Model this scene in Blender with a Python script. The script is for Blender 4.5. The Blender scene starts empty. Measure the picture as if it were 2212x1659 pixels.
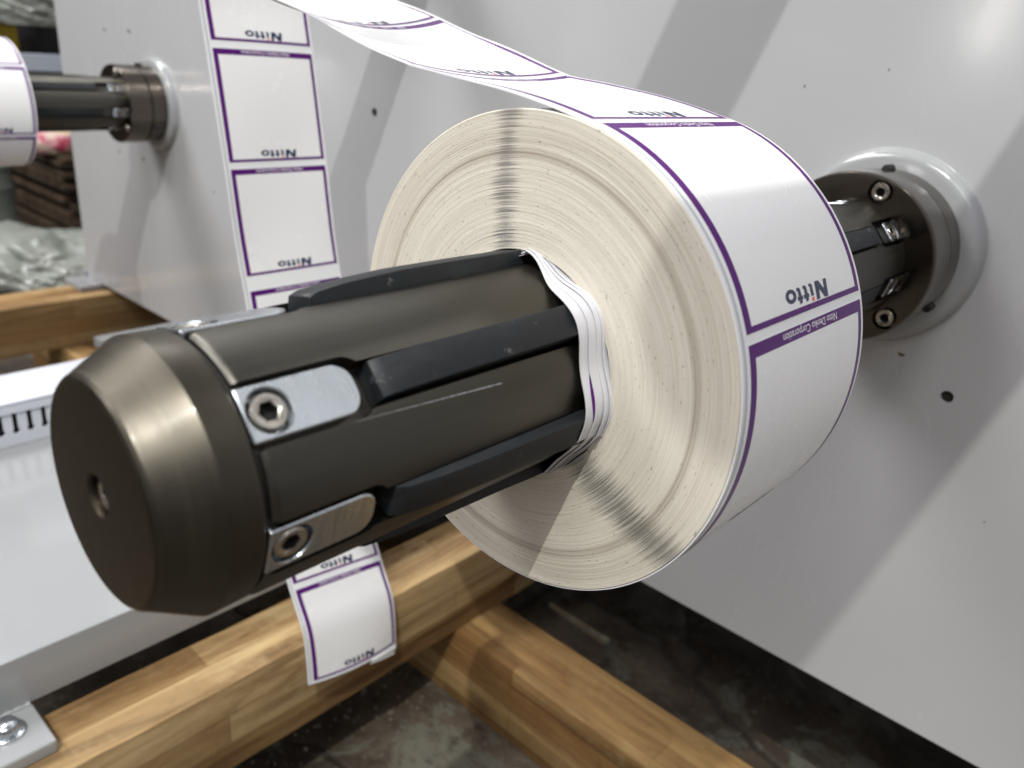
import bpy, bmesh, math, random
from math import sin, cos, pi, radians, sqrt, atan2
from mathutils import Vector, Matrix, noise
from mathutils.geometry import tessellate_polygon
random.seed(7)
U = 0.038                       # one unit = radius of the shaft (a 76 mm shaft)
S = bpy.context.scene
COL = S.collection

# ------------------------------------------------------------------ camera
cd = bpy.data.cameras.new("camera"); cam = bpy.data.objects.new("camera", cd); COL.objects.link(cam)
az, el, ro = -0.71092009, -0.39005819, 0.08380744
d = Vector((sin(az)*cos(el), cos(az)*cos(el), sin(el)))
r0 = Vector((cos(az), -sin(az), 0)); u0 = r0.cross(d)
rt = r0*cos(ro)+u0*sin(ro); up = -r0*sin(ro)+u0*cos(ro)
M = Matrix(((rt.x, up.x, -d.x), (rt.y, up.y, -d.y), (rt.z, up.z, -d.z))).to_4x4()
M.translation = Vector((4.90125, -16.0077, 2.86778))*U
cam.matrix_world = M
cd.sensor_width = 36; cd.lens = 1737.7555/2212*36; cd.clip_start = .01; cd.clip_end = 100
cd.dof.use_dof = True; cd.dof.focus_distance = 8.6*U; cd.dof.aperture_fstop = 11
S.camera = cam

# ------------------------------------------------------------------ light
W = bpy.data.worlds.new("World"); S.world = W; W.use_nodes = True
bg = W.node_tree.nodes["Background"]; bg.inputs[0].default_value = (.97, .955, .98, 1); bg.inputs[1].default_value = .30
def lamp(name, kind, loc, aim, power, color, size):
    l = bpy.data.lights.new(name, kind); o = bpy.data.objects.new(name, l); COL.objects.link(o)
    o.location = Vector(loc)*U
    o.rotation_euler = (Vector(aim)-Vector(loc)).to_track_quat('-Z', 'Y').to_euler()
    l.energy = power; l.color = color
    if kind == 'AREA': l.shape = 'RECTANGLE'; l.size = size[0]*U; l.size_y = size[1]*U
    else: l.shadow_soft_size = size*U
    return o
lamp("ceiling_lamp_bulb", 'POINT', (30, -60, 91), (0, 0, 0), 440, (1, 1, .94), .55)
lamp("ceiling_lamp_panel", 'AREA', (-55, -16, 60), (0, -8, 0), 46, (1, .99, .98), (12, 26))
lamp("fill_area_light", 'AREA', (62, -52, 88), (0, -5, 0), 42, (.97, .98, 1), (60, 46))  # added soft fill for the faces turned right, no seen source
lamp("fill_area_light", 'AREA', (22, -100, 132), (0, -5, 0), 165, (1, .98, 1), (70, 40))  # added front fill that evens out the panel, no seen source
lamp("fill_area_light", 'AREA', (-85, -95, 115), (-20, -5, 0), 190, (1, .985, 1), (60, 50))  # added fill to brighten the panel's left and lower part
lamp("far_workshop_lamp", 'AREA', (-42, -170, 17), (0, 0, 3), 7, (1, .98, .96), (2.2, 15))
S.view_settings.view_transform = 'Standard'; S.view_settings.look = 'None'
S.view_settings.exposure = 0; S.view_settings.gamma = 1
S.cycles.max_bounces = 6

# ------------------------------------------------------------------ materials
def mat(name, color=(.5, .5, .5), rough=.5, metal=0., spec=.5, coat=0., coat_r=.1, trans=0.):
    m = bpy.data.materials.new(name); m.use_nodes = True
    b = m.node_tree.nodes["Principled BSDF"]
    b.inputs["Base Color"].default_value = (*color, 1); b.inputs["Roughness"].default_value = rough
    b.inputs["Metallic"].default_value = metal; b.inputs["Specular IOR Level"].default_value = spec
    b.inputs["Coat Weight"].default_value = coat; b.inputs["Coat Roughness"].default_value = coat_r
    b.inputs["Transmission Weight"].default_value = trans
    return m
class N:                                             # small node helper
    def __init__(s, m): s.m = m; s.t = m.node_tree; s.b = s.t.nodes["Principled BSDF"]
    def n(s, typ, **k):
        x = s.t.nodes.new(typ)
        for a, v in k.items(): setattr(x, a, v)
        return x
    def l(s, a, b): s.t.links.new(a, b)
    def obj(s): return s.n("ShaderNodeTexCoord").outputs["Object"]
    def mapping(s, v, scale, rot=(0, 0, 0), loc=(0, 0, 0)):
        x = s.n("ShaderNodeMapping"); x.inputs["Scale"].default_value = scale
        x.inputs["Rotation"].default_value = rot; x.inputs["Location"].default_value = loc
        s.l(v, x.inputs["Vector"]); return x.outputs[0]
    def noise(s, v, scale, detail=4, rough=.55, dist=0.):
        x = s.n("ShaderNodeTexNoise"); x.inputs["Scale"].default_value = scale
        x.inputs["Detail"].default_value = detail; x.inputs["Roughness"].default_value = rough
        x.inputs["Distortion"].default_value = dist
        if v is not None: s.l(v, x.inputs["Vector"])
        return x.outputs["Fac"]
    def ramp(s, f, stops):
        x = s.n("ShaderNodeValToRGB"); e = x.color_ramp.elements
        while len(e) < len(stops): e.new(.5)
        for q, (p, c) in zip(e, stops):
            q.position = p; q.color = (*c, 1) if len(c) == 3 else c
        s.l(f, x.inputs[0]); return x.outputs[0]
    def math(s, op, a, b=None, c=None):
        x = s.n("ShaderNodeMath", operation=op)
        for i, v in enumerate((a, b, c)):
            if v is None: continue
            if isinstance(v, (int, float)): x.inputs[i].default_value = v
            else: s.l(v, x.inputs[i])
        return x.outputs[0]
    def mix(s, f, a, b, mode='MIX'):
        x = s.n("ShaderNodeMix", data_type='RGBA', blend_type=mode)
        for i, v in ((0, f), (6, a), (7, b)):
            if isinstance(v, (int, float)): x.inputs[i].default_value = v
            elif isinstance(v, tuple): x.inputs[i].default_value = (*v, 1)
            else: s.l(v, x.inputs[i])
        return x.outputs[2]
    def bump(s, h, strength=.3, dist=.001):
        x = s.n("ShaderNodeBump"); x.inputs["Strength"].default_value = strength; x.inputs["Distance"].default_value = dist
        s.l(h, x.inputs["Height"]); s.l(x.outputs[0], s.b.inputs["Normal"])
    def color(s, c): s.l(c, s.b.inputs["Base Color"])
    def rough(s, f): s.l(f, s.b.inputs["Roughness"])
    def maprange(s, f, a, b, lo, hi):
        x = s.n("ShaderNodeMapRange"); 
        for i, v in enumerate((a, b, lo, hi)): x.inputs[i+1].default_value = v
        s.l(f, x.inputs[0]); return x.outputs[0]

def m_paint(name, col, rough=.28, peel=.05, coat=.5):
    m = mat(name, col, rough, 0, .4, coat, .12); k = N(m); v = k.obj()
    k.bump(k.noise(v, 260, 2), peel, .0006)
    k.color(k.mix(k.maprange(k.noise(v, 3.5, 4), .3, .7, 0, 1), col, tuple(c*.93 for c in col)))
    sm = k.maprange(k.noise(k.mapping(v, (9, 9, 3.2)), 1, 6, .7, .8), .52, .72, 0, .16)
    k.rough(k.math('ADD', k.maprange(k.noise(v, 9, 5), .3, .75, rough*.8, rough*1.3), sm))
    return m
PAINT = m_paint("panel_paint", (.43, .434, .442), .19)
PAINT_B = m_paint("base_paint", (.31, .318, .324), .14)
def m_metal(name, col, rough, stretch, spread=.12, bump=.06, dark=.75):
    m = mat(name, col, rough, 1); k = N(m); v = k.obj()
    b = k.mapping(v, stretch)
    f = k.noise(b, 1, 6, .65)
    k.color(k.mix(k.maprange(f, .3, .7, 0, 1), tuple(c*dark for c in col), col))
    g = k.noise(v, 55, 5, .6)
    k.rough(k.math('ADD', k.maprange(f, .3, .7, rough-spread, rough+spread), k.maprange(g, .35, .75, -.04, .06)))
    k.bump(f, bump, .0004)
    return m
CAP = m_metal("bronze_anodised_metal", (.088, .079, .063), .42, (10, 420, 10), .05, .03, .88)
CAP.node_tree.nodes["Principled BSDF"].inputs["Coat Weight"].default_value = .14; CAP.node_tree.nodes["Principled BSDF"].inputs["Coat Roughness"].default_value = .14
def scratches(m):
    k = N(m); v = k.obj()
    vo = k.n("ShaderNodeTexVoronoi"); vo.inputs["Scale"].default_value = 1
    k.l(k.mapping(v, (75, 9, 75)), vo.inputs["Vector"])
    ln = k.maprange(vo.outputs["Distance"], .035, .07, 1, 0)
    gate = k.maprange(k.noise(v, 22, 3), .55, .62, 0, 1)
    old = k.b.inputs["Base Color"].links[0].from_socket
    k.color(k.mix(k.math('MULTIPLY', k.math('MULTIPLY', ln, gate), .55), old, (.38, .38, .37)))
CAPFACE = m_metal("bronze_face_dark_reflection", (.066, .055, .041), .42, (60, 60, 60), .05, .03, .9)  # end face coloured darker to paint in the dark surroundings it reflects
SHAFT = m_metal("black_anodised_metal", (.108, .103, .090), .41, (160, 6, 160), .06, .04, .85)
scratches(SHAFT)
FLANGE = m_metal("brown_flange_metal", (.125, .108, .092), .18, (10, 160, 10), .04, .02, .9)
ZINC = m_metal("zinc_plate", (.60, .64, .68), .25, (40, 500, 40), .06, .08, .82)
STEEL = m_metal("screw_steel", (.62, .58, .52), .28, (120, 120, 120), .1, .05, .7)
DARK = mat("dark_recess", (.012, .011, .010), .7)
def m_rubber():
    m = mat("black_rubber", (.022, .024, .028), .52, 0, .35); k = N(m); v = k.obj()
    f = k.noise(k.mapping(v, (60, 18, 60)), 1, 6, .7)
    s = k.noise(v, 140, 3, .7)
    c = k.mix(k.maprange(f, .5, .8, 0, .8), (.010, .0115, .014), (.034, .037, .042))
    k.color(k.mix(k.maprange(s, .66, .74, 0, .35), c, (.22, .21, .20)))
    k.rough(k.maprange(f, .3, .7, .42, .66)); k.bump(s, .12, .0005)
    return m
RUBBER = m_rubber()
def m_paper_edge():
    m = mat("paper_layer_edges", (.75, .7, .63), .75, 0, .2); k = N(m); v = k.obj()
    sp = k.n("ShaderNodeSeparateXYZ"); k.l(v, sp.inputs[0]); X, Z = sp.outputs[0], sp.outputs[2]
    X = k.math('DIVIDE', X, U); Z = k.math('DIVIDE', Z, U)
    r = k.math('SQRT', k.math('ADD', k.math('MULTIPLY', X, X), k.math('MULTIPLY', Z, Z)))
    th = k.math('ARCTAN2', X, Z)
    ux = k.math('DIVIDE', X, r); uz = k.math('DIVIDE', Z, r)
    def ring(fr, ft, detail=3, ro_=.6):
        c = k.n("ShaderNodeCombineXYZ"); k.l(k.math('MULTIPLY', r, fr), c.inputs[0])
        k.l(k.math('MULTIPLY', ux, ft), c.inputs[1]); k.l(k.math('MULTIPLY', uz, ft), c.inputs[2])
        return k.noise(c.outputs[0], 1, detail, ro_)
    fine = ring(170, 1.2, 3, .75); mid = ring(40, .7, 4, .65); broad = ring(3.2, .5, 2); fleck = ring(60, 30, 2); patch = ring(1.4, 1.8, 3)
    c = k.mix(k.maprange(fine, .36, .62, 0, 1), (.545, .50, .41), (.735, .695, .60))
    c = k.mix(k.maprange(mid, .42, .72, 0, .28), c, (.77, .725, .65))
    c = k.mix(k.maprange(patch, .5, .75, 0, .3), c, (.58, .54, .46))
    # one broad grubby ring of old layers and the outermost paler ones
    dr = k.math('ABSOLUTE', k.math('SUBTRACT', r, 2.03))
    dirt = k.math('MULTIPLY', k.maprange(dr, .012, .06, 1, 0), k.maprange(mid, .35, .6, .25, 1))
    c = k.mix(k.math('MULTIPLY', dirt, .85), c, (.30, .255, .20))
    dr2 = k.math('ABSOLUTE', k.math('SUBTRACT', r, 2.21))
    c = k.mix(k.math('MULTIPLY', k.maprange(dr2, .02, .17, .38, 0), k.maprange(fine, .3, .6, 1, .3)), c, (.36, .31, .25))
    c = k.mix(k.maprange(fleck, .66, .73, 0, .8), c, (.20, .18, .14))
    # two radial dark smears across the layers
    def smear(t0, slope, w0, w1, amt, col):
        ctr = k.math('ADD', t0, k.math('MULTIPLY', k.math('SUBTRACT', r, 1.8), slope))
        dd = k.math('MULTIPLY', k.math('ABSOLUTE', k.math('SUBTRACT', th, ctr)), r)
        wob = k.math('ADD', dd, k.maprange(fine, .35, .65, -.10, .09))
        wid = k.maprange(ring(5, .3, 2), .3, .7, w0, w1)
        a = k.math('SUBTRACT', 1, k.math('DIVIDE', wob, wid)); a = k.math('MAXIMUM', a, 0)
        a = k.math('MULTIPLY', k.math('MINIMUM', k.math('MULTIPLY', a, 1.25), 1), k.maprange(fine, .38, .60, 1.0, .22))
        return k.math('MINIMUM', k.math('MULTIPLY', a, amt), .93), col
    for args in ((radians(-11.5), .085, .10, .20, 1.1, (.15, .14, .14)), (radians(126.5), -.12, .17, .30, 1.25, (.13, .125, .11))):
        a, col = smear(*args); c = k.mix(a, c, col)
    k.color(c); k.bump(k.math('ADD', fine, k.math('MULTIPLY', mid, .6)), .45, .0004)
    return m
PAPER = m_paper_edge()
def m_label(name, col, rough=.22):
    m = mat(name, col, rough, 0, .45); k = N(m); v = k.obj()
    k.rough(k.maprange(k.noise(v, 30, 4), .3, .7, rough*.8, rough*1.25)); return m
STOCK = m_label("label_stock", (.84, .84, .845), .24)
LINER = m_label("liner_paper", (.80, .81, .825), .38)
DIE = m_label("die_cut_line", (.50, .52, .55), .4)
PURPLE = m_label("purple_ink", (.085, .004, .150), .3)
PURPLE.node_tree.nodes["Principled BSDF"].inputs["Specular IOR Level"].default_value = .22
NAVY = m_label("navy_ink", (.012, .022, .075), .28)
ORANGE = m_label("orange_ink", (.85, .13, .06), .28)
WHITE_INK = m_label("white_ink", (.82, .80, .84), .28)
WRAP = m_label("core_wrap_paper", (.60, .60, .63), .5)
def m_wood(name, axis, tint=(1, 1, 1), seed=0.):
    m = mat(name, (.4, .26, .13), .62, 0, .3); k = N(m); v = k.obj()
    st = [34, 34, 34]; st[axis] = 2.4
    g = k.noise(k.mapping(v, st, loc=(seed, seed*.7, seed*.3)), 1, 8, .68, .9)
    st2 = [14, 14, 14]; st2[axis] = 1.2
    g2 = k.noise(k.mapping(v, st2, loc=(seed+3, seed, seed)), 1, 4, .55, .6)
    T = lambda c: tuple(a*b for a, b in zip(c, tint))
    c = k.ramp(g, [(.34, T((.09, .045, .018))), (.46, T((.27, .165, .08))), (.60, T((.50, .36, .20)))])
    c = k.mix(k.maprange(g2, .40, .66, 0, .55), c, T((.44, .325, .185)))
    c = k.mix(k.maprange(k.noise(v, 8, 6, .7), .50, .70, 0, .55), c, T((.22, .12, .055)))
    c = k.mix(k.maprange(k.noise(v, 45, 5, .75), .56, .74, 0, .5), c, T((.19, .12, .06)))
    c = k.mix(k.maprange(k.noise(v, 16, 5, .7), .52, .72, 0, .45), c, T((.56, .45, .28)))
    vo = k.n("ShaderNodeTexVoronoi"); vs = [5.5, 5.5, 5.5]; vs[axis] = 3.2
    k.l(k.mapping(v, vs, loc=(seed*2, seed, 0)), vo.inputs["Vector"]); vo.inputs["Scale"].default_value = 1
    c = k.mix(k.maprange(vo.outputs["Distance"], .03, .10, .8, 0), c, T((.12, .055, .025)))
    sp = k.n("ShaderNodeSeparateXYZ"); k.l(v, sp.inputs[0])
    cb_ = k.n("ShaderNodeCombineXYZ"); k.l(k.math('ADD', sp.outputs[axis], seed*.31), cb_.inputs[0])
    k.l(k.math('ADD', k.math('ADD', sp.outputs[1-axis], sp.outputs[2]), .004), cb_.inputs[1])
    br = k.n("ShaderNodeTexBrick"); k.l(cb_.outputs[0], br.inputs["Vector"])
    for q, w in (("Scale", 1), ("Mortar Size", .0006), ("Mortar Smooth", .5), ("Bias", 0), ("Brick Width", .26), ("Row Height", .031)): br.inputs[q].default_value = w
    br.inputs["Color1"].default_value = (.62, .50, .38, 1); br.inputs["Color2"].default_value = (1.12, 1.12, 1.08, 1); br.inputs["Mortar"].default_value = (.62, .55, .46, 1)
    br.offset = .37
    c = k.mix(1., c, br.outputs["Color"], 'MULTIPLY')
    k.color(c); k.bump(k.math('ADD', g, k.math('MULTIPLY', k.noise(v, 120, 4, .7), .5)), .5, .0016); k.rough(k.maprange(g, .3, .7, .66, .85))
    return m
def m_floor():
    m = mat("workshop_floor", (.06, .05, .04), .7, 0, .3); k = N(m); v = k.obj()
    a = k.noise(v, 6, 6, .7); b = k.noise(v, 26, 5, .7); c0 = k.noise(v, 90, 4, .7); w = k.noise(v, 11, 5, .7, .6)
    c = k.ramp(a, [(.3, (.018, .013, .009)), (.5, (.060, .046, .033)), (.7, (.125, .10, .073))])
    c = k.mix(k.maprange(w, .53, .60, 0, .6), c, (.145, .15, .12))
    c = k.mix(k.maprange(b, .55, .64, 0, .8), c, (.035, .026, .017))
    c = k.mix(k.maprange(c0, .66, .72, 0, .6), c, (.24, .21, .16))
    vo = k.n("ShaderNodeTexVoronoi", feature='DISTANCE_TO_EDGE'); vo.inputs["Scale"].default_value = 2.6
    mx = k.n("ShaderNodeMix", data_type='VECTOR'); mx.inputs[0].default_value = .06
    nt = k.n("ShaderNodeTexNoise"); nt.inputs["Scale"].default_value = 9; k.l(v, nt.inputs["Vector"])
    k.l(v, mx.inputs[4]); k.l(nt.outputs["Color"], mx.inputs[5]); k.l(mx.outputs[1], vo.inputs["Vector"])
    crack = k.maprange(vo.outputs["Distance"], .0, .018, 1, 0)
    c = k.mix(k.math('MULTIPLY', crack, .6), c, (.012, .010, .008))
    k.color(c); k.bump(k.math('ADD', k.math('MULTIPLY', b, .7), k.math('SUBTRACT', k.math('MULTIPLY', c0, .3), crack)), .7, .004)
    k.rough(k.maprange(b, .3, .7, .45, .85))
    return m
FLOOR = m_floor()

# ------------------------------------------------------------------ mesh helpers
LOC = {}
def wloc(o):
    v = Vector((0, 0, 0))
    while o is not None: v += LOC.get(o.name, Vector((0, 0, 0))); o = o.parent
    return v
def finish(name, me, m, parent=None, smooth=35):
    ms = m if isinstance(m, (list, tuple)) else [m]
    me.materials.clear()
    for x in ms: me.materials.append(x)
    if smooth is not None:
        me.shade_smooth()
        if smooth < 180: me.set_sharp_from_angle(angle=radians(smooth))
    o = bpy.data.objects.new(name, me); COL.objects.link(o)
    if parent is not None: o.parent = parent
    return o
def mk(name, V, F, m, parent=None, smooth=35, fix=True, mi=None):
    off = wloc(parent) if parent is not None else Vector((0, 0, 0))
    me = bpy.data.meshes.new(name); me.from_pydata([tuple((Vector(v)-off)*U) for v in V], [], F)
    if fix:
        b = bmesh.new(); b.from_mesh(me); bmesh.ops.recalc_face_normals(b, faces=b.faces); b.to_mesh(me); b.free()
    me.update()
    o = finish(name, me, m, parent, smooth)
    if mi: o.data.polygons.foreach_set("material_index", mi)
    return o
def thing(name, label, cat, loc, group=None):
    o = bpy.data.objects.new(name, None); COL.objects.link(o); o.empty_display_size = .02
    LOC[o.name] = Vector(loc); o.location = Vector(loc)*U
    tag(o, label, cat, group); return o
def tag(o, label=None, cat=None, group=None, kind=None):
    if label: o["label"] = label
    if cat: o["category"] = cat
    if group: o["group"] = group
    if kind: o["kind"] = kind
    return o
def lathe(profile, seg=96, cx=0., cz=0., closed=False):          # profile (y, r) about the Y axis
    V, F = [], []
    n = len(profile)
    for y, r in profile:
        for i in range(seg):
            a = 2*pi*i/seg; V.append((cx+r*sin(a), y, cz+r*cos(a)))
    for j in range(n if closed else n-1):
        j2 = (j+1) % n
        for i in range(seg):
            i2 = (i+1) % seg; F.append((j*seg+i, j*seg+i2, j2*seg+i2, j2*seg+i))
    if not closed:
        for j in (0, n-1):
            if profile[j][1] > 1e-6: F.append(tuple(range(j*seg, j*seg+seg)))
    return V, F
def box(x0, x1, y0, y1, z0, z1, bev=0., seg=2):
    b = bmesh.new(); bmesh.ops.create_cube(b, size=1)
    for v in b.verts: v.co = ((x0+x1)/2+v.co.x*(x1-x0), (y0+y1)/2+v.co.y*(y1-y0), (z0+z1)/2+v.co.z*(z1-z0))
    if bev: bmesh.ops.bevel(b, geom=b.edges[:], offset=bev, segments=seg, affect='EDGES', profile=.6)
    b.verts.ensure_lookup_table(); b.verts.index_update()
    V = [v.co[:] for v in b.verts]; F = [tuple(v.index for v in f.verts) for f in b.faces]; b.free(); return V, F
def join(*parts):
    V, F = [], []
    for v, f in parts:
        k = len(V); V += list(v); F += [tuple(i+k for i in q) for q in f]
    return V, F
def xf(vf, mtx): return [tuple(mtx @ Vector(v)) for v in vf[0]], vf[1]
def extrude_poly(P, z0, z1):                                       # polygon in xy, along z
    n = len(P); V = [(x, y, z0) for x, y in P]+[(x, y, z1) for x, y in P]
    F = [tuple(range(n)), tuple(range(n, 2*n))]+[(i, (i+1) % n, n+(i+1) % n, n+i) for i in range(n)]
    return V, F
def cut(o, cutters, bev=None):
    """boolean difference of plain (V, F) solids in thing-local units; the result replaces the mesh"""
    off = wloc(o)
    me = bpy.data.meshes.new("cutters"); V, F = join(*cutters)
    me.from_pydata([tuple((Vector(v)-off)*U) for v in V], [], F)
    b = bmesh.new(); b.from_mesh(me); bmesh.ops.recalc_face_normals(b, faces=b.faces); b.to_mesh(me); b.free()
    c = bpy.data.objects.new("cutters", me); COL.objects.link(c); c.location = o.matrix_world.translation
    c.parent = o.parent
    md = o.modifiers.new("cut", 'BOOLEAN'); md.object = c; md.operation = 'DIFFERENCE'; md.solver = 'EXACT'; md.use_self = True
    if bev:
        bm_ = o.modifiers.new("bevel", 'BEVEL'); bm_.width = bev*U; bm_.segments = 2; bm_.limit_method = 'ANGLE'; bm_.angle_limit = radians(40)
    wn = o.modifiers.new("weighted", 'WEIGHTED_NORMAL'); wn.keep_sharp = True; wn.weight = 80
    bpy.context.view_layer.update()
    dg = bpy.context.evaluated_depsgraph_get()
    nm = bpy.data.meshes.new_from_object(o.evaluated_get(dg)); o.modifiers.clear()
    old = o.data; mats = list(old.materials); o.data = nm; nm.materials.clear()
    for x in mats[:1]: nm.materials.append(x)
    nm.polygons.foreach_set("material_index", [0]*len(nm.polygons))
    nm.name = old.name; bpy.data.objects.remove(c); return o
def frame_z(origin, zdir, xdir):
    z = Vector(zdir).normalized(); x = Vector(xdir); x = (x-z*x.dot(z)).normalized(); y = z.cross(x)
    m_ = Matrix((x, y, z)).transposed().to_4x4(); m_.translation = Vector(origin); return m_
def socket_screw(name, mtx, r, h, parent, m=None, hexr=.55):
    """cap screw with hexagon socket, head top at local z=0, going down to -h"""
    n = 36; V, F = [], []
    def ringp(rad, z, hexa=False):
        k = len(V)
        for i in range(n):
            a = 2*pi*i/n; q = rad
            if hexa: q = rad*cos(pi/6)/cos(((a+pi/6) % (pi/3))-pi/6)
            V.append((q*cos(a), q*sin(a), z))
        return k
    R = [ringp(r, -h), ringp(r, -.22*r), ringp(r*.97, -.1*r), ringp(r*.88, 0), ringp(r*(hexr+.10), 0), ringp(r*hexr, -.08*r, True), ringp(r*hexr, -.75*r, True)]
    for a, b in zip(R, R[1:]):
        for i in range(n): F.append((a+i, a+(i+1) % n, b+(i+1) % n, b+i))
    F.append(tuple(R[-1]+i for i in range(n)))
    k5 = 5*n
    return mk(name, *xf((V, F), mtx), [m or STEEL, DARK], parent, 30, fix=True, mi=[1 if q >= k5 else 0 for q in range(len(F))])  # socket walls and bottom coloured near-black as painted shade

# ------------------------------------------------------------------ air shafts
AX = [-12, 48.5, 104.5, 158, 212, 281]
def polar(a, r, y): return (r*sin(radians(a)), y, r*cos(radians(a)))
def slot_poly(y0, y1, hw, rad):                                    # (x across, y along) rounded at the far end
    P = [(-hw, y0), (hw, y0)]
    for i in range(7):
        t = pi/2*i/6; P.append((hw-rad+rad*cos(t), y1-rad+rad*sin(t)))
    for i in range(7):
        t = pi/2+pi/2*i/6; P.append((-hw+rad+rad*cos(t), y1-rad+rad*sin(t)))
    return P
def radial_solid(P, a, r_lo, r_hi):
    """polygon (across, along the shaft) pushed out along the radius at angle a"""
    m_ = Matrix.Identity(4)
    rd = Vector(polar(a, 1, 0)); tg = Vector((cos(radians(a)), 0, -sin(radians(a))))
    V, F = extrude_poly(P, r_lo, r_hi)
    return [tuple(tg*x+Vector((0, y, 0))+rd*z) for x, y, z in V], F
def air_shaft(loc, label, rear=True):
    t = thing("air_shaft", label, "air shaft", loc, "air shafts sticking out of the white panel")
    o = Vector(loc)
    sh = lambda vf: ([tuple(Vector(v)+o) for v in vf[0]], vf[1])
    b = lathe([(-13.66, .55), (-13.655, .965), (-13.635, .985), (-13.60, 1.0), (-1.70, 1.0), (-1.69, .9)], 160)
    body = mk("shaft_body", *sh(b), SHAFT, t, 30)
    cs = []
    for a in AX:
        cs.append(sh(radial_solid(slot_poly(-13.9, -12.70, .235, .18), a, .84, 1.3)))
        cs.append(sh(radial_solid([(-.168, -12.9), (.192, -12.9), (.192, -2.5), (-.168, -2.5)], a, .80, 1.3)))
        cs.append(sh(radial_solid([(x, -4.3-y) for x, y in slot_poly(-3.2, -1.78, .235, .15)] if False else
                                  [(-.235, -2.62), (.235, -2.62), (.235, -1.2), (-.235, -1.2)], a, .84, 1.3)))
    cut(body, cs, .008)
    neck = lathe([(-13.72, .6), (-13.72, .93), (-13.60, .93), (-13.60, .6)], 96)
    mk("neck_ring", *sh(neck), DARK, t, 30)
    # end cap with the counterbored hole in the middle
    yf = -14.33
    prof = [(yf+.20, 0.001), (yf+.20, .138), (yf+.02, .142), (yf, .16), (yf, .735), (yf+.004, .765), (yf+.018, .792), (yf+.04, .812), (yf+.07, .826),
            (-13.962, .994), (-13.952, .999), (-13.944, 1.0), (-13.722, .992), (-13.708, .984), (-13.70, .970), (-13.695, .90)]
    cv, cf = lathe(prof, 160)
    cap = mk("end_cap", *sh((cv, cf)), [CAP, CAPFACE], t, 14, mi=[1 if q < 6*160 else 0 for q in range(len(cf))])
    socket_screw("cap_screw", frame_z(o+Vector((0, yf+.045, 0)), (0, -1, 0), (1, 0, 0)), .122, .14, cap)
    for a in AX:
        rd = Vector(polar(a, 1, 0)); tg = Vector((cos(radians(a)), 0, -sin(radians(a))))
        for ends in (0, 1):
            if ends == 0: P = slot_poly(-13.685, -12.815, .19, .15); ys = -13.50
            else: P = [(x, -4.2-(y+12.5)-0.0) for x, y in slot_poly(-13.3, -12.75, .17, .05)]; P = [(x, y+1.75) for x, y in P]; ys = -1.95
            pl = mk("clamp_plate", *sh(radial_solid(P, a, .86, .985)), ZINC, t, 40)
            c = lathe([(0, 0.0001), (0, .158), (.5, .158), (.5, .0001)], 32)
            mt = frame_z(o+rd*.87+Vector((0, ys, 0)), rd, tg) @ Matrix.Rotation(radians(90), 4, 'X')
            cut(pl, [xf(([(x, y, z) for x, y, z in c[0]], c[1]), mt)], .014)
            socket_screw("clamp_screw", frame_z(o+rd*.975+Vector((0, ys, 0)), rd, tg), .134, .1, pl)
        # the inflatable rubber bar between the two clamps
        dz = .045 if a == AX[0] else 0.
        secs = [(-12.66, .93), (-12.655, .985), (-12.64, 1.0+dz), (-12.56, 1.032+dz), (-12.3, 1.06+dz), (-11.7, 1.085+dz), (-11.0, 1.10+dz*.6), (-10.5, 1.12), (-7.6, 1.125), (-6.8, 1.10), (-5.5, 1.05), (-3.2, 1.02), (-2.66, 1.0), (-2.65, .93)]
        V, F = [], []; hw = .148
        for y, ro_ in secs:
            for x, r in ((-hw, .81), (-hw, ro_-.014), (-hw+.004, ro_-.004), (-hw+.014, ro_), (hw-.014, ro_), (hw-.004, ro_-.004), (hw, ro_-.014), (hw, .81)):
                V.append(tuple(o+tg*x+rd*r+Vector((0, y, 0))))
        n = 8
        for j in range(len(secs)-1):
            for i in range(n): F.append((j*n+i, j*n+(i+1) % n, (j+1)*n+(i+1) % n, (j+1)*n+i))
        F.append(tuple(range(n))); F.append(tuple(range((len(secs)-1)*n, len(secs)*n)))
        mk("rubber_bar", V, F, RUBBER, t, 24)
    # flange where the shaft meets the panel
    pf = [(-1.60, .99), (-1.745, .995), (-1.75, 1.02), (-1.75, 1.42), (-1.735, 1.455), (-1.70, 1.475), (-.93, 1.475), (-.92, 1.40), (-.86, 1.40), (-.85, 1.46), (-.30, 1.46), (-.28, 1.45), (-.27, 1.3)]
    fl = mk("flange", *sh(lathe(pf, 128)), FLANGE, t, 30)
    fb = []
    for a in (15.6, 133, 250):
        c = lathe([(-2.0, .0001), (-2.0, .205), (-1.60, .205), (-1.60, .0001)], 32)
        p = polar(a, 1.24, 0); fb.append(sh(([(x+p[0], y, z+p[2]) for x, y, z in c[0]], c[1])))
    cut(fl, fb, .012)
    for a in (15.6, 133, 250):
        p = Vector(polar(a, 1.24, -1.765)); socket_screw("flange_screw", frame_z(o+p, (0, -1, 0), (1, 0, .3)), .155, .17, fl)
    for a in (1, 120, 240):
        p = polar(a, 1.475, 0); c = lathe([(-.80, .0001), (-.80, .07), (-.78, .085), (-.55, .085), (-.55, .0001)], 20)
        mk("set_screw", *sh(([(x+p[0], y, z+p[2]) for x, y, z in c[0]], c[1])), DARK, fl, 40)
    return t
LX, LZ = -29.2865, -.2317
air_shaft((0, 0, 0), "bronze capped air shaft carrying the big label roll, its end cap nearest the camera")
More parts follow.
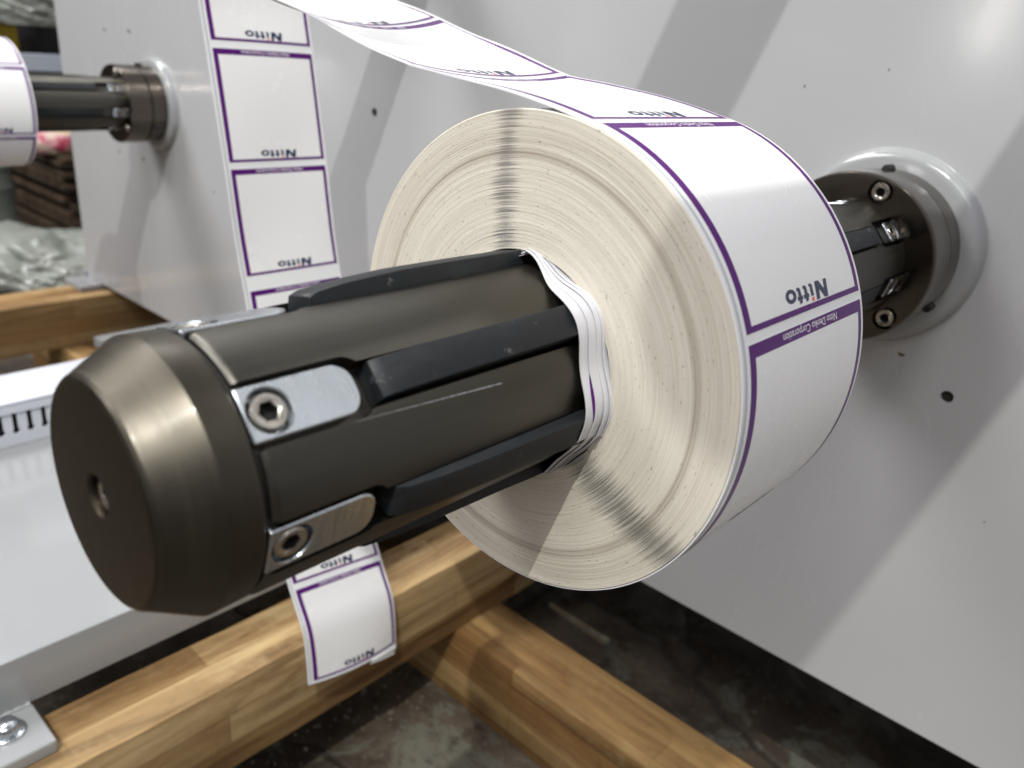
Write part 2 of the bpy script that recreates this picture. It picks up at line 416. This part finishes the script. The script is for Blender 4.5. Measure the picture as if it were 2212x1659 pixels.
# a pale rub mark along the near shaft
near = bpy.data.objects["shaft_body"]
MARK = mat("rub_mark", (.30, .31, .32), .5); km = N(MARK); km.color(km.ramp(km.noise(km.obj(), 900, 2), [(.30, (.09, .09, .085)), (.6, (.26, .27, .285))]))
V, F = [], []
for i in range(41):
    y = -12.95+1.45*i/40; a = 62.4+4.2*i/40; w = (.08+.30*i/40)*(1-.5*noise.noise(Vector((i*.7, 0, 0))))*(1 if i < 40 else .3)
    for q in (-w, w): V.append(polar(a+q, 1.0012, y))
for i in range(40): F.append((2*i, 2*i+1, 2*i+3, 2*i+2))
mk("rub_mark", V, F, MARK, near, 60)
air_shaft((LX, 0, LZ), "smaller looking air shaft by the panel edge, reaching out behind the hanging strip")

# ------------------------------------------------------------------ machine (panel, base, feet)
mach = thing("winding_machine", "glossy white machine with tall panel and base on wooden skids", "machine", (-10, 0, -9.79))
PX0 = -38.94
panel = mk("side_panel", *box(PX0, 26, 0, 1.0, -9.787, 32, .03), PAINT, mach, 12)
holes = [(-15.22, .88, .125), (1.86, -2.46, .115), (-33.71, 2.36, .10), (-31.34, 2.39, .11), (-33.51, -2.73, .10), (-31.12, -2.70, .10), (-25.13, -3.15, .07), (1.62, 3.57, .10), (1.90, 2.74, .09)]
hc = []
for x, z, r in holes:
    c = lathe([(-.3, .0001), (-.3, r), (.8, r), (.8, .0001)], 24); hc.append(([(a+x, b, c_+z) for a, b, c_ in c[0]], c[1]))
cut(panel, hc, .012)
for x, z, r in holes:
    c = lathe([(.07, .0001), (.07, r*.96), (.3, r*.96), (.3, .0001)], 20)
    mk("hole_shade_disc", [(a+x, b, c_+z) for a, b, c_ in c[0]], c[1], DARK, mach, 40)  # near-black disc just inside each hole paints the shade of its depth
mk("cabinet", *box(PX0+.3, 25.5, 1.0, 15, -9.6, 31.5, .05), PAINT, mach, 12)
for cx, cz in ((0, 0), (LX, LZ)):
    mk("boss_ring", *lathe([(.02, 1.2), (.02, 1.83), (-.03, 1.80), (-.08, 1.785), (-.14, 1.775), (-.21, 1.745), (-.255, 1.69), (-.27, 1.62), (-.275, 1.2)], 128, cx, cz), PAINT_B, mach, 40)
BX = -9.8
base = mk("base_beam", *box(-18.9, BX, -14.5, -.002, -9.787, -8.62, .045, 3), PAINT_B, mach, 12)
def foot(x0, x1, y0, y1, bx, by):
    f = mk("foot_plate", *box(x0, x1, y0, y1, -10.095, -9.792, .07, 4), PAINT_B, mach, 12)
    b = lathe([(0, .0001), (0, .30), (-.05, .31), (-.07, .23), (-.20, .225), (-.25, .19), (-.275, .11), (-.28, .0001)], 36)
    mk("foot_bolt", [(bx+x, by+z, -9.792-y) for x, y, z in b[0]], b[1], ZINC, f, 40)
foot(BX-1.4, -8.52, -14.35, -12.70, -9.30, -13.30)
foot(-39.35, -37.3, -1.05, .8, -39.1, .2)
mk("corner_block", *box(-39.35, -38.95, -.15, .9, -9.79, -9.45, .03), PAINT_B, mach, 12)
mk("cross_rail", *box(-26.6, -25.9, -4.6, -.002, -9.0, -8.62, .03), PAINT_B, mach, 12)
# weld bead between foot plate and base
V, F = [], []
for i in range(26):
    y = -14.3+i*.062; 
    for j in range(6):
        a = 2*pi*j/6; rr = .06+.018*sin(i*2.1)
        V.append((BX+.01+rr*cos(a), y, -9.79+rr*sin(a)))
for i in range(25):
    for j in range(6): F.append((i*6+j, i*6+(j+1) % 6, i*6+6+(j+1) % 6, i*6+6+j))
mk("weld_bead", V, F, PAINT_B, mach, 60)

STAIN = mat("rust_stain", (.10, .055, .025), .7)
for x, z, w, h in ((.89, -1.91, .07, .035), (1.62, .08, .02, .03), (-2.1, 2.7, .018, .03), (2.75, -.62, .03, .02), (-1.4, -5.2, .02, .03), (3.1, -4.6, .022, .015), (-.6, 3.1, .016, .02)):
    P = [(x+w*cos(t)*(1+.35*noise.noise(Vector((t, x, z)))), -.0025, z+h*sin(t)*(1+.4*noise.noise(Vector((x, t, 2))))) for t in [2*pi*q/14 for q in range(14)]]
    mk("paint_speck", P, [tuple(range(14))], STAIN, mach, None)
# slotted wiring duct along the far edge of the base
duct = thing("wiring_duct", "pale grey slotted plastic wiring duct lying along the far edge of the base", "wiring duct", (-19.9, -12, -8.62))
PLASTIC = m_paint("duct_plastic", (.60, .62, .68), .35, .02, .2)
fr = mk("duct_wall", *box(-18.96, -18.9, -14.6, -3.5, -8.615, -7.50, .0), PLASTIC, duct, 12)
sl = []
y = -14.3
while y < -3.7:
    c = [(-.062, .98), (.062, .98), (.066, .5)]+[(.095*cos(t), .44+.095*sin(t)) for t in [radians(q) for q in range(40, -221, -26)]]+[(-.066, .5)]
    P = [(y+a, -8.615+b) for a, b in c]
    V, F = extrude_poly(P, -19.3, -18.5); sl.append(([(z, x, y_) for x, y_, z in V], F)); y += .378
cut(fr, sl)
mk("duct_wall", *box(-21.0, -20.94, -14.6, -3.5, -8.615, -7.50), PLASTIC, duct, 12)
mk("duct_floor", *box(-20.94, -18.96, -14.6, -3.5, -8.615, -8.56), PLASTIC, duct, 12)
V, F = join(box(-21.06, -18.84, -14.6, -3.5, -7.36, -7.27, .03), box(-18.89, -18.84, -14.6, -3.5, -7.60, -7.37), box(-21.06, -21.01, -14.6, -3.5, -7.60, -7.37))
mk("duct_lid", V, F, PLASTIC, duct, 30)
CABLE = mat("cable_sheath", (.012, .014, .02), .5)
cb = []
for q in range(5):
    V, F = lathe([(-14.55, .0001), (-14.55, .16), (-3.6, .16), (-3.6, .0001)], 10); x = -20.6+q*.36
    cb.append(([(a+x, b, c-8.36) for a, b, c in V], F))
tag(mk("cable", *join(*cb), CABLE, duct, 60), kind="stuff")

# idler rollers of the machine, above the picture; their shadows fall on the panel
ROLLER = m_metal("roller_metal", (.55, .55, .56), .3, (60, 5, 60))
for i, (x, z, r, lab) in enumerate(((6.47, 14, 1.03, "bare metal idler roller high on the panel above the big roll hub"),
                                    (-.13, 14, 1.02, "bare metal idler roller high on the panel left of the hub line"),
                                    (-12.95, 5.7, .75, "metal idler roller that the hanging label strip is draped over"))):
    ro_ = thing("idler_roller", lab, "roller", (x, 0, z), "idler rollers above the label rolls")
    L = (-17.45, -17.45, -9.0)[i]
    mk("roller_tube", *lathe([(L, .3), (L, r-.03), (L+.03, r), (-.52, r), (-.5, r-.03), (-.5, .3)], 64, x, z), ROLLER, ro_, 30)
    mk("roller_pin", *lathe([(L-.3, .0001), (L-.3, .27), (-.003, .27), (-.003, .0001)], 32, x, z), STEEL, ro_, 30)

# ------------------------------------------------------------------ printed label webs
def curve_eval(P):
    """Catmull-Rom through (a, b) points -> dense arc-length table"""
    pts = []
    for i in range(len(P)-1):
        p0 = P[max(0, i-1)]; p1 = P[i]; p2 = P[i+1]; p3 = P[min(len(P)-1, i+2)]
        for j in range(24):
            t = j/24
            pts.append(tuple(.5*((2*b)+(c-a)*t+(2*a-5*b+4*c-d_)*t*t+(3*b-a-3*c+d_)*t**3) for a, b, c, d_ in zip(p0, p1, p2, p3)))
    pts.append(P[-1]); L = [0]
    for a, b in zip(pts, pts[1:]): L.append(L[-1]+sqrt((a[0]-b[0])**2+(a[1]-b[1])**2))
    def ev(s):
        s = min(max(s, 0), L[-1]-1e-6); lo, hi = 0, len(L)-1
        while hi-lo > 1:
            mdl = (lo+hi)//2
            if L[mdl] <= s: lo = mdl
            else: hi = mdl
        t = (s-L[lo])/(L[hi]-L[lo]); a, b = pts[lo], pts[hi]
        dx, dz = (b[0]-a[0])/(L[hi]-L[lo]), (b[1]-a[1])/(L[hi]-L[lo])
        return a[0]+(b[0]-a[0])*t, a[1]+(b[1]-a[1])*t, dx, dz
    return ev, L[-1]
R0, YN, YF = 2.430, -10.235, -7.625
WID = YF-YN
def roll_sheet(y0=YN):
    t0 = .418/R0
    P = [(R0*sin(t0), R0*cos(t0)), (.05, 2.468), (-.45, 2.543), (-1.07, 2.602), (-1.70, 2.655), (-1.88, 2.685), (-2.5, 2.822), (-3.33, 3.02), (-4.15, 3.222), (-5.3, 3.47), (-6.2, 3.78), (-7.0, 4.05)]
    ev, L = curve_eval(P)
    def f(s, y, h):
        v = (y-y0)/WID
        if s >= .418:
            th = s/R0; return Vector(((R0+h)*sin(th), y, (R0+h)*cos(th)))
        x, z, dx, dz = ev(.418-s)
        nx, nz = dz, -dx                                            # outward (up) side
        q = min(1, (.418-s)/.8)
        sag = -(.018+.045*max(0, -s))*q*(1-(2*v-1)**2)
        if s < -1: sag += .012*sin(3.1*s+4*v)*min(1, -s-1)
        return Vector((x+nx*h, y, z+nz*h+sag))
    return f, L
def strip_sheet(y0):
    P = [(-13.76, 5.75), (-13.52, 6.26), (-12.95, 6.47), (-12.44, 6.22), (-12.26, 5.6), (-12.16, 4.4), (-12.09, 3.46), (-11.89, 2.46), (-11.41, .10), (-10.89, -2.42), (-9.60, -6.2), (-8.22, -8.88), (-7.80, -9.66), (-7.66, -10.3), (-7.60, -11.13)]
    ev, L = curve_eval(P)
    def f(s, y, h):
        v = (y-y0)/WID; x, z, dx, dz = ev(s)
        nx, nz = -dz, dx
        a = min(1, max(0, (s-2.5)/2))
        bow = .05*a*sin(s*1.3)*(1-(2*v-1)**2)
        lo = max(0, (s-(L-2.6))/2.6)
        bow += lo*(.12*(1-(2*v-1)**2))
        q = min(1, max(0, (-2.4-z)/6.3)); q = q*q*(3-2*q)
        return Vector((x+nx*(h+bow), y-.75*q, z+nz*(h+bow)-.16*(v-.5)*2*q))
    return f, L, ev
def left_sheet(y0, R):
    def f(s, y, h):
        th = s/R; return Vector((LX+(R+h)*sin(th), y, LZ+(R+h)*cos(th)))
    return f
def sheet(f, s0, s1, y0, y1, ns, ny, h0, h1):                       # thin closed plate following f
    V, F = [], []
    for h in (h0, h1):
        for i in range(ns+1):
            for j in range(ny+1): V.append(f(s0+(s1-s0)*i/ns, y0+(y1-y0)*j/ny, h))
    n = (ns+1)*(ny+1); w = ny+1
    for k in (0, n):
        for i in range(ns):
            for j in range(ny): 
                q = (k+i*w+j, k+i*w+j+1, k+(i+1)*w+j+1, k+(i+1)*w+j); F.append(q if k else q[::-1])
    for i in range(ns):
        for j in (0, ny): F.append((i*w+j, (i+1)*w+j, n+(i+1)*w+j, n+i*w+j))
    for j in range(ny):
        for i in (0, ns): F.append((i*w+j, i*w+j+1, n+i*w+j+1, n+i*w+j))
    return V, F
# lettering -----------------------------------------------------------------
def text_shape(txt):
    c = bpy.data.curves.new("lettering", 'FONT'); c.body = txt; c.resolution_u = 3; c.offset = .004
    o = bpy.data.objects.new("lettering", c); COL.objects.link(o); bpy.context.view_layer.update()
    me = bpy.data.meshes.new_from_object(o.evaluated_get(bpy.context.evaluated_depsgraph_get()))
    V = [(v.co.x, v.co.y) for v in me.vertices]; F = [tuple(p.vertices) for p in me.polygons]
    bpy.data.objects.remove(o); bpy.data.meshes.remove(me)
    x0 = min(v[0] for v in V); x1 = max(v[0] for v in V)
    cap = .73*1.0
    cap = max(v[1] for v in V)
    return [((x-x0)/(x1-x0), y/cap) for x, y in V], F
BAR_TXT = text_shape("Nitto Denko Corporation")
def poly(P):
    T = tessellate_polygon([[Vector((x, y, 0)) for x, y in P]])
    return list(P), [tuple(t) for t in T]
def ring2(cx, cy, rx, ry, ix, iy, n=28):
    V = [(cx+rx*cos(2*pi*i/n), cy+ry*sin(2*pi*i/n)) for i in range(n)]+[(cx+ix*cos(2*pi*i/n), cy+iy*sin(2*pi*i/n)) for i in range(n)]
    return V, [(i, (i+1) % n, n+(i+1) % n, n+i) for i in range(n)]
LOGO = join(poly([(0, .0), (.074, .0), (.090, .088), (.180, -.002), (.268, -.002), (.284, .168), (.208, .168), (.196, .076), (.104, .170), (.022, .170)]),
            poly([(.330, .018), (.346, .004), (.398, .0), (.406, .022), (.388, .028), (.388, .118), (.326, .118)]),
            poly([(.452, .030), (.468, .004), (.524, .0), (.536, .026), (.512, .032), (.512, .082), (.542, .082), (.542, .118), (.512, .118), (.512, .152), (.452, .144), (.452, .118), (.428, .118), (.428, .082), (.452, .082)]),
            poly([(.584, .030), (.600, .004), (.656, .0), (.668, .026), (.644, .032), (.644, .082), (.674, .082), (.674, .118), (.644, .118), (.644, .152), (.584, .144), (.584, .118), (.560, .118), (.560, .082), (.584, .082)]),
            ring2(.792, .059, .108, .064, .044, .028))
DOT = poly([(.328, .130), (.384, .130), (.384, .166), (.328, .166)])
def flat_on(f, V2, F, fs, h):
    V = [f(*fs(x, y), h) for x, y in V2]; return V, F
def label(f, y0, s0, root, ns=20, s_end=None, parts=True, hl=2.30):
    """one printed label with its die-cut edge; s0 is the bar end, y0 the near edge of the web"""
    s1 = s0+hl
    if s_end is not None: s1 = min(s1, s_end)
    ny = 10
    a, b = y0+.100, y0+WID-.030
    lb = mk("label", *sheet(f, s0-.006, s1+.006, a, b, ns, ny, .0005, .0046), STOCK, root, 60, fix=False)
    yl, yr = y0+.132, y0+WID-.058
    h = .0056
    g = []
    def strip(sa, sb, ya, yb, n1, n2):
        V, F = [], []
        for i in range(n1+1):
            for j in range(n2+1): V.append(f(sa+(sb-sa)*i/n1, ya+(yb-ya)*j/n2, h))
        for i in range(n1):
            for j in range(n2):
                k = i*(n2+1)+j; F.append((k, k+1, k+n2+2, k+n2+1))
        return V, F
    g.append(strip(s0, s0+.118, yl, yr, 3, ny)); g.append(strip(s0+.118, s1-.054, yl, yl+.104, ns, 1))
    g.append(strip(s0+.118, s1-.054, yr-.078, yr, ns, 1)); g.append(strip(s1-.054, s1, yl, yr, 2, ny))
    mk("printed_border", *join(*g), PURPLE, lb, 60, fix=False)
    fs = lambda x, y: (s0+.026+y*.072, y0+1.935-x*1.175)
    mk("bar_lettering", *flat_on(f, *BAR_TXT, fs, .0068), WHITE_INK, lb, None, fix=False)
    fl = lambda x, y: (s1-2.30+2.068+y, y0+1.830-x)
    V, F = join(LOGO, DOT); k = len(LOGO[1])
    mk("logo_lettering", *flat_on(f, V, F, fl, .0062), [NAVY, ORANGE], lb, None, fix=False, mi=[0]*k+[1]*(len(F)-k))
    return lb

def die_line(f, y0, s0, s1, root, n):
    return mk("die_cut_line", *sheet(f, s0, s1, y0+.038, y0+.082, n, 1, .0003, .0022), DIE, root, 60, fix=False)
roll = thing("label_roll", "big cream-sided roll of purple-bordered white labels on the near shaft, its web running up left", "label roll", (0, -8.9, 0), "label rolls on the air shafts")
# wound body: rings of paper layers, each standing a little proud or back
def wound_body(root, R, rin, yn, yf, cx=0, cz=0, nr=120, nt=180):
    V, F = [], []
    jit = [random.uniform(-.0012, .0012)+.0015*sin(i*.23) for i in range(nr+1)]
    for i in range(nr+1):
        r = rin+(R-rin)*i/nr
        for j in range(nt):
            th = 2*pi*j/nt
            dy = jit[i]*(.7+.6*noise.noise(Vector((r*9, cos(th)*.9, sin(th)*.9))))
            if i == nr: dy = .012
            V.append((cx+r*sin(th), yn+dy-.012, cz+r*cos(th)))
    for r in (R, rin):
        for j in range(nt):
            th = 2*pi*j/nt; V.append((cx+r*sin(th), yf, cz+r*cos(th)))
    for i in range(nr):
        for j in range(nt): F.append((i*nt+j, i*nt+(j+1) % nt, (i+1)*nt+(j+1) % nt, (i+1)*nt+j))
    a, b = (nr+1)*nt, (nr+2)*nt
    for j in range(nt):
        j2 = (j+1) % nt
        F.append((nr*nt+j, nr*nt+j2, a+j2, a+j)); F.append((a+j, a+j2, b+j2, b+j)); F.append((b+j, b+j2, j2, j))
    mi = [0]*(nr*nt)+[1, 0, 0]*nt
    return mk("wound_layers", V, F, [PAPER, LINER], root, 30, mi=mi)
wound_body(roll, R0-.012, 1.135, YN, YF)
rf, RL = roll_sheet()
mk("liner_web", *sheet(rf, .418-RL+.02, 10.6, YN, YF, 300, 14, -.011, 0), LINER, roll, 60, fix=False)
for s0 in (-6.63, -4.23, -1.82, .585, 2.975, 5.375, 7.775): label(rf, YN, s0, roll, 40)
die_line(rf, YN, .418-RL+.1, 10.5, roll, 220)
# loose inner wraps sagging between the rubber bars and creeping out towards the camera
def wrap_r(th, i):
    w = 360/54*(th-radians(48.5)); dg = (math.degrees(th)+180) % 360-180
    if not -40 < dg < 190: w = 0
    r = 1.092+.050*cos(w)+.012*sin(9*th+.6)
    if cos(w) > .72: r = max(r, 1.130)
    return max(r, 1.012)+.0165*i+(.004*sin(5*th+i*2.1) if i else 0)
def creep(th):
    dg = (math.degrees(th)+180) % 360-180
    q = min(1, max(0, (dg+4)/52)); q = q*q*(3-2*q); w = min(1, max(0, (175-dg)/70)); w = w*w*(3-2*w)
    return .12+.88*q*w
for i, ye in enumerate((-10.57, -10.445, -10.335, -10.275, -10.225)):
    V, F = [], []; n = 360; th0 = .007
    for yy, dr in ((ye, 0), (YF+.1, 0), (YF+.1, th0), (ye, th0)):
        for j in range(n):
            th = 2*pi*j/n
            r = wrap_r(th, i)*(1 if i < 4 else 1.002)+dr
            e = YN+(ye-YN)*creep(th)+.008*sin(2*th+i)+.004*sin(7*th+2*i) if yy == ye else yy
            V.append((r*sin(th), e, r*cos(th)))
    for a, b in ((0, 1), (1, 2), (2, 3), (3, 0)):
        for j in range(n): F.append((a*n+j, a*n+(j+1) % n, b*n+(j+1) % n, b*n+j))
    cw = mk("core_wrap", V, F, WRAP, roll, 50)
    if i == 0:
        V, F = [], []
        for q in (-1, 1):
            for j in range(25):
                th = radians(76+j); r = wrap_r(th, 0)+th0+.0025; e = ye+.118+q*.036*sin(pi*(j+.2)/24.4)
                V.append((r*sin(th), e, r*cos(th)))
        for j in range(24): F.append((j, j+1, 26+j, 25+j))
        mk("printed_border", V, F, PURPLE, cw, 60)

# hanging strip of labels
SY = -7.03
strip = thing("label_strip", "strip of purple-bordered white labels hanging straight down in front of the panel", "label strip", (-7.7, -6.5, -11.1))
sf, SL, sev = strip_sheet(SY)
mk("liner_web", *sheet(sf, 0, SL, SY, SY+WID, 160, 10, -.011, 0), LINER, strip, 60, fix=False)
die_line(sf, SY, .05, SL-.05, strip, 120)
def s_at_z(z):
    s = SL
    while s > 3 and sev(s)[1] < z: s -= .01
    return s
for z in (2.46, .06, -2.52):
    label(sf, SY, s_at_z(z), strip, 22)
sb = s_at_z(2.46)
label(sf, SY, sb-2.46, strip, 22)
sl_ = SL-2.38
for k in (0, 1, 2): label(sf, SY, sl_-2.45*k, strip, 22)
# loose tail of liner at the cut end
V, F = [], []
for i in range(7):
    for j in range(5):
        s = SL-.02+.22*i/6*(0.35+.65*j/4); y = SY+WID*(.66+.34*j/4); p = sf(SL-.02, y, 0); q = i/6
        V.append(p+Vector((.06*q*q+.03*sin(q*5), -.06*q, -.26*q*(.35+.65*j/4))))
for i in range(6):
    for j in range(4): F.append((i*5+j, i*5+j+1, i*5+j+6, i*5+j+5))
tl = mk("torn_liner", V, F, LINER, strip, 60)

# roll on the far shaft
LR, LYF = 2.2, -5.35
lroll = thing("label_roll", "white label roll cut by the picture edge on the far air shaft", "label roll", (LX, LYF-1.3, LZ), "label rolls on the air shafts")
wound_body(lroll, LR-.012, 1.13, LYF-WID, LYF, LX, LZ, 30, 120)
lf = left_sheet(LYF-WID, LR)
mk("liner_web", *sheet(lf, -.5, LR*2*pi-.6, LYF-WID, LYF, 120, 6, -.011, 0), LINER, lroll, 60, fix=False)
sb = radians(113)*LR-2.30
for k in (-1, 0, 1): label(lf, LYF-WID, sb+2.4*k, lroll, 20)

# ------------------------------------------------------------------ skids
def beam(name, x0, x1, y0, y1, z0, z1, axis, lab, tint, seed):
    V, F = box(x0, x1, y0, y1, z0, z1, .05, 2)
    b = bmesh.new(); vs = [b.verts.new(v) for v in V]
    for f in F: b.faces.new([vs[i] for i in f])
    ln = max(x1-x0, y1-y0)
    bmesh.ops.bisect_plane
    long_e = [e for e in b.edges if e.calc_length() > ln*.5]
    bmesh.ops.subdivide_edges(b, edges=long_e, cuts=60, use_grid_fill=True)
    for v in b.verts:
        q = noise.noise(Vector((v.co.x*.9+seed, v.co.y*.9, v.co.z*.9)))
        v.co.z += .018*q; (v.co.__setitem__(1-axis, v.co[1-axis]+.018*noise.noise(v.co*1.3+Vector((seed, 4, 1)))))
    b.verts.index_update(); V = [v.co[:] for v in b.verts]; F = [tuple(v.index for v in f.verts) for f in b.faces]; b.free()
    o = mk(name, V, F, m_wood("wood_"+str(seed), axis, tint, seed), None, 35)
    return tag(o, lab, "wooden beam", "wooden skid beams under the machine")
beam("wooden_beam", -9.64, -7.95, -27, 3, -12.49, -10.10, 1, "tan wooden skid beam under the base, behind the strip's cut end", (.86, .86, .80), 1.7)
beam("wooden_beam", -38.9, -36.35, -22, 4, -12.49, -10.10, 1, "pale knotty beam sticking out beneath the panel's far bottom corner", (1.04, 1.06, 1.02), 8.3)
beam("wooden_beam", -41, 24, -2.6, -.72, -14.97, -12.50, 0, "yellowish lower cross beam running under the other two beams", (.80, .74, .58), 4.9)

# ------------------------------------------------------------------ floor and what lies on it
FZ = -15.0
n = 90; V, F = [], []
for i in range(n+1):
    for j in range(n+1): V.append((-26+36*i/n, -24+38*j/n, FZ+.05*noise.noise(Vector((i*.23, j*.23, 1)))+.03*noise.noise(Vector((i*.7, j*.7, 5)))))
for i in range(n):
    for j in range(n): F.append((i*(n+1)+j, (i+1)*(n+1)+j, (i+1)*(n+1)+j+1, i*(n+1)+j+1))
big = [(-400, -200, FZ-.12), (200, -200, FZ-.12), (200, 300, FZ-.12), (-400, 300, FZ-.12)]
k = len(V); V += big; F.append((k, k+1, k+2, k+3))
tag(mk("floor", V, F, FLOOR, None, 180, fix=False), kind="structure")
CHIP = mat("rubble_chip", (.30, .27, .22), .8)
kc = N(CHIP); kc.color(kc.ramp(kc.noise(kc.obj(), 60, 3), [(.3, (.05, .04, .03)), (.6, (.16, .14, .11)), (.8, (.34, .31, .25))]))
cs = []
rnd = random.Random(3)
def chip(x, y, s):
    ps = [Vector((rnd.uniform(-1, 1), rnd.uniform(-1, 1), rnd.uniform(-.6, .7))).normalized()*s*rnd.uniform(.6, 1.2) for _ in range(9)]
    b = bmesh.new()
    for p in ps: b.verts.new(p+Vector((x, y, FZ+s*.35)))
    bmesh.ops.convex_hull(b, input=b.verts)
    b.verts.index_update(); b.verts.ensure_lookup_table(); r_ = ([v.co[:] for v in b.verts], [tuple(v.index for v in f.verts) for f in b.faces]); b.free(); return r_
for _ in range(520):
    cs.append(chip(rnd.uniform(-10, 1), rnd.uniform(-12, -2.9), rnd.choice((.03, .04, .05, .07, .11))))
for _ in range(70): cs.append(chip(rnd.uniform(-8, 3), rnd.uniform(-.5, 5), rnd.choice((.03, .05, .08))))
tag(mk("rubble", *join(*cs), CHIP, None, 20), "crumbs of concrete and wood scattered over the dirty floor", "rubble", kind="stuff")

def crumple(name, loc, size, seed, m, lab, cat, amp=.35, sub=5):
    b = bmesh.new(); bmesh.ops.create_icosphere(b, subdivisions=sub, radius=1); fold = Matrix(((.75, -.2, .5), (.35, .5, -.2), (1.7, 1.0, 2.0)))
    for v in b.verts:
        p = v.co.copy(); q = fold @ p*1.15+Vector((seed, 0, 0))
        k_ = 1+amp*(noise.noise(p*1.2+Vector((seed, 2, 0)))+.9*(.5-abs(noise.noise(q*1.1)))+.55*(.4-abs(noise.noise(q*2.3+Vector((3, 1, 0)))))+.28*(.4-abs(noise.noise(q*4.9))))
        v.co = Vector((p.x*size[0]*k_, p.y*size[1]*k_, max(p.z*size[2]*k_, -size[2]*.8)))+Vector(loc)
    b.verts.index_update(); V = [v.co[:] for v in b.verts]; F = [tuple(v.index for v in f.verts) for f in b.faces]; b.free()
    return tag(mk(name, V, F, m, None, 50), lab, cat)
FILM = mat("plastic_film", (.40, .42, .37), .22, 0, .7); FILM.node_tree.nodes["Principled BSDF"].inputs["Alpha"].default_value = .62
kf = N(FILM); kf.color(kf.ramp(kf.noise(kf.obj(), 9, 5), [(.3, (.26, .28, .245)), (.55, (.40, .42, .385)), (.75, (.60, .62, .59))])); kf.bump(kf.noise(kf.obj(), 16, 4), .5, .012)
crumple("plastic_sheet", (-57.0, 3.2, -13.2), (4.3, 3.8, 2.0), 2.2, FILM, "crumpled grey clear plastic sheet heaped on the floor beside the panel", "plastic sheet")
crumple("wrapping_film", (-80.5, 13.2, 3.6), (3.6, 4.4, 2.3), 6.1, FILM, "pale wrinkled wrapping film draped over the black cabinet", "plastic film", .3)
FLORAL = mat("floral_cloth", (.6, .3, .3), .8)
kf = N(FLORAL); kf.color(kf.ramp(kf.noise(kf.mapping(kf.obj(), (1, 1, 1), loc=(2, 1, .3)), 22, 3), [(.36, (.40, .05, .09)), (.46, (.62, .28, .32)), (.56, (.66, .52, .44)), (.68, (.60, .50, .22))]))
crumple("cloth_bag", (-64.0, 7.8, -6.1), (1.75, 1.75, 1.15), 4.4, FLORAL, "small pink and cream floral bag on top of the board stack", "bag", .10, 4)
YEL = m_paint("yellow_plastic", (.42, .31, .02), .45, .02, .1)
BLK = mat("black_enamel", (.012, .012, .015), .4)
BLU = m_paint("grey_blue_paint", (.36, .40, .47), .4, .02, .1)
GRN = m_paint("drum_paint", (.10, .11, .095), .5, .03, 0)
cab = thing("equipment_cabinet", "black equipment cabinet far behind under the wrapping film", "cabinet", (-90, 20, FZ))
mk("cabinet_body", *box(-98, -84.3, 14.5, 28, FZ, 3.2, .1), BLK, cab, 12)
mk("cabinet_door", *box(-84.3, -84.15, 15, 27.5, -13, 2.8, .05), BLK, cab, 12)
yb = thing("yellow_bin", "tall yellow bin standing at the far picture corner", "bin", (-86.5, 11, FZ))
mk("bin_body", *box(-89, -84, 8.5, 13.0, FZ, 1.6, .2), YEL, yb, 12)
mk("bin_lid", *box(-89.2, -83.8, 8.3, 13.2, 1.63, 2.1, .15), BLK, yb, 12)
bb = thing("steel_rail", "grey blue steel rail behind the far air shaft", "rail", (-70, 12, FZ))
mk("rail_bar", *box(-71.5, -70.5, 2, 30, -1.55, -.25, .06), BLU, bb, 12)
mk("rail_post", *box(-71.4, -70.6, 28, 29, FZ, -1.55, .04), BLU, bb, 12)
mk("rail_post", *box(-71.4, -70.6, 3, 4, FZ, -1.55, .04), BLU, bb, 12)
bs = thing("board_stack", "stack of weathered brown boards with the floral bag on top", "board stack", (-66, 12, FZ))
z = FZ+.01
for i in range(18):
    h_ = rnd.uniform(.32, .75); t_ = rnd.uniform(.55, 1.1)
    mk("board", *box(-80+rnd.uniform(-.4, .3), -61.8+rnd.uniform(-.6, .5), 7.6+rnd.uniform(-.5, .4), 22, z, z+h_*.88, .05), m_wood("board_wood_%d" % i, 1, (.15*t_, .15*t_, .17*t_), 11+i*2.3), bs, 30)
    z += h_*.9
    if z > -7.15: break
dr = thing("steel_drum", "dull green steel drum at the picture edge behind the plastic", "drum", (-60.6, 1.6, FZ))
prof = [(FZ, .01), (FZ, 1.9)]
for i in range(3): zz = FZ+1+i*2.6; prof += [(zz, 1.9), (zz+.2, 2.0), (zz+.4, 1.9)]
prof += [(-7.4, 1.9), (-7.3, 2.0), (-7.1, 2.0), (-7.1, 1.85), (-7.25, 1.8), (-7.25, .01)]
V, F = lathe(prof, 48); mk("drum_shell", [(-60.6+x, 1.6+z_, y_) for x, y_, z_ in V], F, GRN, dr, 35)
tag(mk("wall", *box(-210, -200, -200, 300, FZ-.1, 120), mat("dark_wall", (.12, .11, .10), .8), None, 30), kind="structure")
